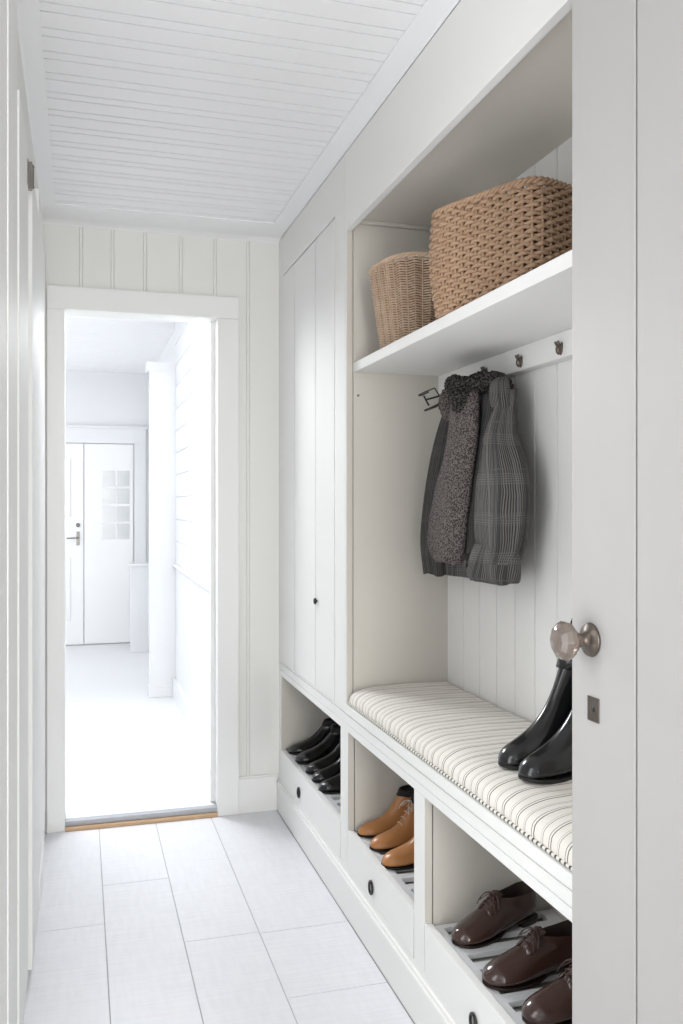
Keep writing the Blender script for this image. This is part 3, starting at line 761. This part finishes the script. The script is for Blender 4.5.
def derby(root):
    R = [((.2765, .018), (.275, .009), .010), ((.272, .030), (.270, .007), .021), ((.258, .040), (.256, .006), .034), ((.235, .047), (.232, .005), .0415),
         ((.205, .056), (.200, .005), .0440), ((.180, .068), (.172, .007), .042), ((.163, .078), (.140, .009), .038), ((.152, .085), (.100, .012), .035),
         ((.146, .089), (.050, .018), .033), ((.143, .091), (.012, .020), .032), ((.140, .092), (.001, .035), .032), ((.138, .0925), (.001, .064), .031), ((.136, .0925), (.006, .096), .029)]
    rings = [ell(F, B, w_, side_dip=(0.0 if i < 9 else 0.007*(i-8)/4)) for i, (F, B, w_) in enumerate(R)]
    up = grid_rings('upper', rings, M_brn, root, True, False, False)
    lin = [ell((.136, .0925), (.006, .096), .029, side_dip=.007), ell((.131, .090), (.010, .093), .026, side_dip=.008), ell((.124, .060), (.014, .055), .025), ell((.118, .032), (.02, .03), .024)]
    grid_rings('lining', lin, M_brnlin, root, False, True, False)
    subsurf(up, 1)
    sole('outsole', M_brnsole, root, 0.006, 0.014, grow=0.0008)
    # lace facings (quarters over the vamp)
    for s in (-1, 1):
        rr = []
        for (x, z, y0, y1) in ((.138, .093, .006, .024), (.153, .0850, .007, .028), (.168, .0765, .008, .031), (.183, .068, .009, .026)):
            rr.append([Vector((x, s*y0, z+.0035)), Vector((x, s*(y0+y1)/2, z-.0005)), Vector((x, s*y1, z-.012)), Vector((x-.001, s*y1*0.9, z-.015)), Vector((x-.001, s*(y0+y1)/2, z-.004)), Vector((x-.001, s*y0, z))])
        f = grid_rings('facing', rr, M_brn, root, True, True, False); subsurf(f, 1)
    tg = [[Vector((.130, y, .106-abs(y)*.35)) for y in (-.018, -.009, 0, .009, .018)] + [Vector((.127, y, .1055-abs(y)*.35)) for y in (.018, .009, 0, -.009, -.018)],
          [Vector((.152, y, .090-abs(y)*.3)) for y in (-.016, -.008, 0, .008, .016)] + [Vector((.150, y, .088-abs(y)*.3)) for y in (.016, .008, 0, -.008, -.016)],
          [Vector((.178, y, .072-abs(y)*.3)) for y in (-.014, -.007, 0, .007, .014)] + [Vector((.176, y, .070-abs(y)*.3)) for y in (.014, .007, 0, -.007, -.014)]]
    grid_rings('tongue', tg, M_brn, root, True, True, False)
    lacing([(.142, .0975, .016), (.153, .0915, .017), (.163, .0855, .018), (.173, .079, .018)], M_lace_b, root, r=0.0013)

def ankle(root, m, lining, lace=None, elastic=False, height=0.155, slim=1.0):
    h = height
    kz = (h-0.07)/0.085
    zz = lambda z: z if z < 0.07 else 0.07+(z-0.07)*kz
    zp = lambda p: (p[0], zz(p[1]))
    R = [((.2765, .016), (.275, .009), .008), ((.271, .028), (.269, .007), .020), ((.257, .038), (.255, .006), .032), ((.233, .045), (.231, .005), .040),
         ((.206, .051), (.200, .006), .042), ((.184, .059), (.170, .007), .040), ((.164, .072), (.130, .010), .036), ((.147, .092), (.080, .016), .034),
         ((.133, .114), (.030, .020), .033), ((.122, .131), (.004, .030), .032), ((.115, .142), (.0, .060), .032), ((.110, .150), (.006, .100), .033), ((.107, .157), (.006, .135), .034), ((.104, .161), (.004, .157), .034)]
    R = [(zp(F), zp(B), w_) for F, B, w_ in R]
    up = grid_rings('upper', [ell(F, B, w_*slim) for F, B, w_ in R], m, root, True, False, False)
    subsurf(up, 1)
    lin = [ell((.104, h+.006), (.004, h+.002), .034*slim), ell((.101, h+.005), (.008, h+.001), .031*slim), ell((.099, h-.05), (.014, h-.06), .028*slim), ell((.10, .06), (.02, .05), .026*slim)]
    grid_rings('lining', lin, lining, root, False, True, False)
    sole('outsole', M_blksole, root, 0.006, 0.016, grow=0.001)
    # collar band and pull tab
    cb = [ell((.1190, h-.014), (.001, h-.022), .0355*slim), ell((.1130, h-.002), (.000, h-.004), .0362*slim), ell((.1075, h+.009), (.000, h+.010), .0358*slim), ell((.103, h+.008), (.006, h+.008), .032*slim)]
    grid_rings('collar_band', cb, lining, root, False, False, False)
    if lace:
        lacing([(x, zz(z), q) for x, z, q in ((.117, .143, .013), (.127, .129, .015), (.137, .113, .016), (.149, .095, .017), (.164, .078, .018))], lace, root, r=0.0016)
    if elastic:
        for s in (-1, 1):
            rr = []
            for (z, x0, x1) in ((h-.002, .030, .088), (h-.022, .036, .090), (h-.045, .052, .092), (h-.058, .064, .086)):
                rr.append([Vector((x0, s*(.0345*slim), z)), Vector(((x0+x1)/2, s*(.0405*slim), z)), Vector((x1, s*(.0340*slim), z)), Vector(((x0+x1)/2, s*(.030*slim), z))])
            grid_rings('elastic_panel', rr, M_zip, root, True, True, False)

def tall_boot(root):
    R = [((.2765, .018), (.275, .009), .010), ((.271, .033), (.269, .007), .022), ((.256, .045), (.254, .006), .034), ((.232, .054), (.230, .006), .0405),
         ((.202, .066), (.197, .006), .0425), ((.174, .084), (.160, .008), .041), ((.150, .108), (.110, .014), .038), ((.131, .136), (.055, .026), .036), ((.116, .164), (.008, .034), .036),
         ((.104, .188), (-.004, .080), .037), ((.094, .210), (-.010, .135), .038), ((.085, .230), (-.016, .180), .039), ((.076, .250), (-.022, .225), .040), ((.067, .270), (-.030, .265), .041)]
    up = grid_rings('upper', [ell(F, B, w_, p=2.2) for F, B, w_ in R], M_blk, root, True, False, False)
    subsurf(up, 2)
    lin = [ell((.067, .270), (-.030, .265), .041), ell((.064, .269), (-.027, .265), .038), ell((.075, .22), (-.01, .2), .034), ell((.11, .10), (.03, .09), .03)]
    grid_rings('lining', lin, M_dklin, root, False, True, False)
    sole('outsole', M_blksole, root, 0.007, 0.022, grow=0.001)
    cb = [ell((.098, .208), (-.013, .175), .0400), ell((.0995, .209), (-.015, .174), .0420), ell((.071, .271), (-.034, .266), .0435), ell((.064, .270), (-.026, .265), .040)]
    c = grid_rings('shaft_band', cb, M_blk, root, False, False, False)
    bm = bmesh.new()
    sweep(bm, smooth_path([(.066, -.004, .255), (.055, -.006, .310), (.030, 0, .352), (.055, .006, .312), (.066, .004, .255)], 5), 0.0022, 8)
    from_bm('pull_loop', bm, M_dklin, root, True)

def copy_tree(o, parent=None):
    c = o.copy(); C.objects.link(c); c.parent = parent
    for ch in list(o.children): copy_tree(ch, c)
    return c

def place(protos, toe, ang, label, scale=1.0, name='shoe', cat='shoe', group=None, build=None, key=None):
    """toe tip at (x,y,z); shoe points along ang"""
    if key not in protos:
        r = empty(name, (0, 0, 0), label, cat, group); build(r); protos[key] = r
    else:
        r = copy_tree(protos[key]); r['label'] = label
    L = 0.276*scale
    r.location = (toe[0]-L*math.cos(ang), toe[1]-L*math.sin(ang), toe[2])
    r.rotation_euler = (0, 0, ang); r.scale = (scale,)*3
    return r
PR = {}
deg = math.radians
ZT = 0.2503
# brown lace-up shoes, nearest compartment
place(PR, (0.815, 1.862, ZT), deg(198), 'brown leather lace-up shoe farthest back in the nearest compartment, its opening in full view', 0.90, 'derby_shoe', 'shoe', 'brown lace-up shoes in the nearest compartment', derby, 'd')
place(PR, (0.806, 1.690, ZT), deg(186), 'brown leather lace-up shoe in the middle of the brown three, long loose lace', 0.94, build=derby, key='d')
place(PR, (0.822, 1.545, ZT), deg(187), 'brown leather lace-up shoe cut by the bottom edge of the photo', 0.94, build=derby, key='d')
# tan boots, middle compartment
def tan_lace(r): ankle(r, M_tan, M_dklin, M_lace_t, height=0.155)
def tan_plain(r): ankle(r, M_tan, M_dklin, height=0.152)
place(PR, (0.806, 2.563, ZT), deg(183), 'tan leather ankle boot with dark collar, farthest left of the tan ones', 0.80, 'ankle_boot', 'boot', 'tan ankle boots in the middle compartment', tan_plain, 'tp')
place(PR, (0.808, 2.448, ZT), deg(190), 'tan leather ankle boot with pale laces, between the two plain tan ones', 0.84, 'ankle_boot', 'boot', 'tan ankle boots in the middle compartment', tan_lace, 'tl')
place(PR, (0.800, 2.322, ZT), deg(188), 'tan leather ankle boot nearest the right divider, smooth rounded toe', 0.90, build=tan_plain, key='tp')
# black boots, far compartment
def blk(r): ankle(r, M_blk, M_dklin, None, True, height=0.128)
gb = 'black ankle boots in the far compartment'
place(PR, (0.804, 3.488, ZT), deg(184), 'black leather ankle boot farthest left in the far compartment', 0.90, 'ankle_boot', 'boot', gb, blk, 'b')
place(PR, (0.801, 3.352, ZT), deg(188), 'black leather ankle boot second from the far left, grey elastic gusset showing', 0.93, build=blk, key='b')
place(PR, (0.808, 3.212, ZT), deg(190), 'black leather ankle boot in the middle of the five black ones', 0.90, build=blk, key='b')
place(PR, (0.803, 3.107, ZT), deg(190), 'black leather ankle boot second from the right in the far compartment', 0.86, build=blk, key='b')
place(PR, (0.797, 2.992, ZT), deg(188), 'black leather ankle boot beside the right divider of the far compartment', 0.90, build=blk, key='b')
# tall boots on the cushion
gt = 'tall black boots on the striped cushion'
place(PR, (0.850, 1.697, 0.6975), deg(195), 'tall glossy black boot standing on the cushion, nearer the back wall boards', 0.94, 'tall_boot', 'boot', gt, tall_boot, 't')
place(PR, (0.848, 1.604, 0.6975), deg(193), 'tall glossy black boot standing on the cushion, directly beside the closet door edge', 0.96, build=tall_boot, key='t')

# ------------------------------------------------------------------ the coat and scarf
def garment(name, stations, m, parent, n=64, folds=(), cap0=True, cap1=False, sub=0, p=2.3, seed=0, yoff=0.022):
    """stations: (z, yc, hw, xc, hx); folds: (count, amp, phase, drift)"""
    zs = [s[0] for s in stations]
    K = 44; rings = []
    P = [Vector((s[0], s[1], s[2])) for s in stations]; Q = [Vector((s[3], s[4], 0)) for s in stations]
    sp = smooth_path(P, 6); sq = smooth_path(Q, 6)
    T = len(sp)
    for i in range(T):
        z, yc, hw = sp[i]; yc += yoff; xc, hx = 1.085-(1.085-sq[i].x)*0.86, sq[i].y*0.86
        t = i/(T-1); r = []
        for j in range(n):
            a = 2*PI*j/n; ca, sa = math.cos(a), math.sin(a)
            k = (abs(ca)**p+abs(sa)**p)**(-1/p)
            f = 0
            for (cnt, amp, ph, dr) in folds:
                f += amp*math.sin(cnt*a+ph+dr*t)*(0.25+0.75*min(1, t*2.2))
            r.append((xc + (hx*k+f)*sa, yc + (hw*k+f*0.7)*ca, z + 0.004*math.sin(3*a+seed)*(t > 0.97)))
        rings.append(r)
    return grid_rings(name, rings, m, parent, cap0, cap1)

coat = empty('plaid_coat', (1.05, 2.27, 1.02), 'dark grey glen plaid wool coat hanging from the hook rail', 'coat')
def CP(o): return P_(o, coat)
CP(garment('body', [(1.590, 2.215, .120, 1.070, .018), (1.560, 2.240, .150, 1.070, .024), (1.50, 2.262, .165, 1.066, .026), (1.40, 2.275, .200, 1.062, .030), (1.29, 2.290, .235, 1.058, .034), (1.15, 2.315, .255, 1.055, .036), (1.06, 2.325, .245, 1.055, .036), (1.045, 2.325, .240, 1.055, .033)],
           M_plaid, None, 96, [(9, .006, 0.5, 1.2), (5, .005, 2.0, -1.0)], True, True))
CP(garment('left_sleeve', [(1.530, 2.350, .034, 1.020, .020), (1.463, 2.372, .050, 1.012, .026), (1.38, 2.395, .058, 1.004, .030), (1.265, 2.428, .062, 1.000, .032), (1.147, 2.450, .066, 1.000, .032), (1.065, 2.440, .064, 1.002, .030), (1.045, 2.437, .062, 1.002, .028)],
           M_dkplaid, None, 64, [(11, .0035, 1.0, 2.0)], True, True))
CP(garment('right_sleeve', [(1.540, 2.022, .028, 1.030, .024), (1.488, 2.018, .031, 1.016, .030), (1.455, 2.018, .037, 1.010, .037), (1.413, 2.022, .052, 1.006, .044), (1.362, 2.006, .079, 1.000, .048), (1.312, 2.000, .098, .996, .050), (1.262, 1.998, .106, .994, .051), (1.188, 2.002, .100, .994, .050), (1.138, 2.012, .088, .996, .046), (1.105, 2.028, .084, .996, .043)],
           M_plaid, None, 72, [(3, .0070, 0.2, 2.0), (7, .0050, 1.2, -2.8)], True, True))
cf = CP(garment('cuff', [(1.150, 2.030, .086, .996, .046), (1.122, 2.036, .098, .995, .054), (1.090, 2.046, .102, .995, .056), (1.066, 2.052, .102, .996, .054), (1.056, 2.044, .090, .996, .046)],
           M_plaid, None, 60, [(6, .0065, 2.2, 3.4), (3, .006, .4, -1)], True, True))
CP(garment('front_facing', [(1.54, 2.090, .030, 1.012, .016), (1.465, 2.100, .036, 1.002, .018), (1.391, 2.112, .038, .994, .018), (1.315, 2.122, .038, .990, .018), (1.211, 2.140, .038, .990, .018), (1.12, 2.148, .036, .992, .016)],
           M_dkplaid, None, 40, [(6, .003, 1.5, 1.0)], True, True))
lathe('button', [(0.008, 0), (0.009, 0.002), (0.0075, 0.004), (0.003, 0.0035)], (0.942, 2.080, 1.100), (-1, 0, 0), M_iron, None, 16).name = 'button'
P_(bpy.data.objects['button'], coat)

def fluffy(name, path, radii, m, parent, n=26, amp=0.006, seed=1, squash=1.0):
    pts = smooth_path(path, 10); rs = smooth_path([(r, 0, 0) for r in radii], 10)
    rnd = random.Random(seed); rings = []
    for i, p in enumerate(pts):
        t = (pts[min(i+1, len(pts)-1)] - pts[max(i-1, 0)]).normalized()
        a = Vector((1, 0, 0)); e1 = (a - t*a.dot(t)).normalized(); e2 = t.cross(e1)
        rings.append([p + (e1*math.cos(2*PI*j/n)*squash + e2*math.sin(2*PI*j/n))*(rs[i].x + rnd.uniform(-amp, amp)) for j in range(n)])
    return grid_rings(name, rings, m, parent, True, True)
# thick dark fluffy collar rolled around the hooks
CP(fluffy('collar', [(1.045, 2.320, 1.560), (1.010, 2.300, 1.575), (.985, 2.255, 1.580), (.980, 2.205, 1.566), (.985, 2.150, 1.560), (1.005, 2.105, 1.572), (1.030, 2.060, 1.562), (1.042, 2.040, 1.540)],
          [.012, .020, .024, .027, .027, .023, .020, .010], M_fluff, None, 44, .0055, 3))
CP(garment('collar_fall', [(1.574, 2.034, .022, 1.020, .016), (1.560, 2.032, .032, 1.012, .022), (1.530, 2.026, .036, 1.010, .026), (1.505, 2.022, .035, 1.012, .026), (1.495, 2.020, .031, 1.014, .024)], M_plaid, None, 40, [(4, .003, .3, 0)], True, True))
CP(fluffy('collar_tuft', [(.975, 2.170, 1.585), (.968, 2.165, 1.550), (.970, 2.155, 1.510), (.982, 2.150, 1.480)], [.020, .030, .028, .012], M_fluff, None, 40, .005, 9))

scarf = empty('wool_scarf', (0.96, 2.40, 1.08), 'speckled grey boucle wool scarf draped over the plaid coat', 'scarf')
P_(garment('hanging_end', [(1.590, 2.190, .050, .990, .018), (1.565, 2.175, .066, .978, .024), (1.52, 2.160, .074, .966, .028), (1.471, 2.150, .073, .958, .032), (1.42, 2.155, .075, .955, .034), (1.369, 2.172, .080, .953, .035), (1.317, 2.199, .090, .952, .036), (1.264, 2.221, .099, .952, .036), (1.209, 2.244, .104, .952, .036), (1.154, 2.258, .108, .953, .035), (1.121, 2.260, .098, .954, .032), (1.098, 2.255, .075, .956, .026), (1.092, 2.254, .066, .957, .020)],
           M_tweed, None, 64, [(4, .003, 2.0, 1.5)], True, True), scarf)
P_(fluffy('loop', [(1.035, 2.310, 1.592), (1.015, 2.330, 1.575), (1.000, 2.330, 1.545), (.996, 2.320, 1.512), (1.000, 2.305, 1.488)], [.014, .022, .026, .022, .010], M_tweed, None, 34, .003, 5), scarf)
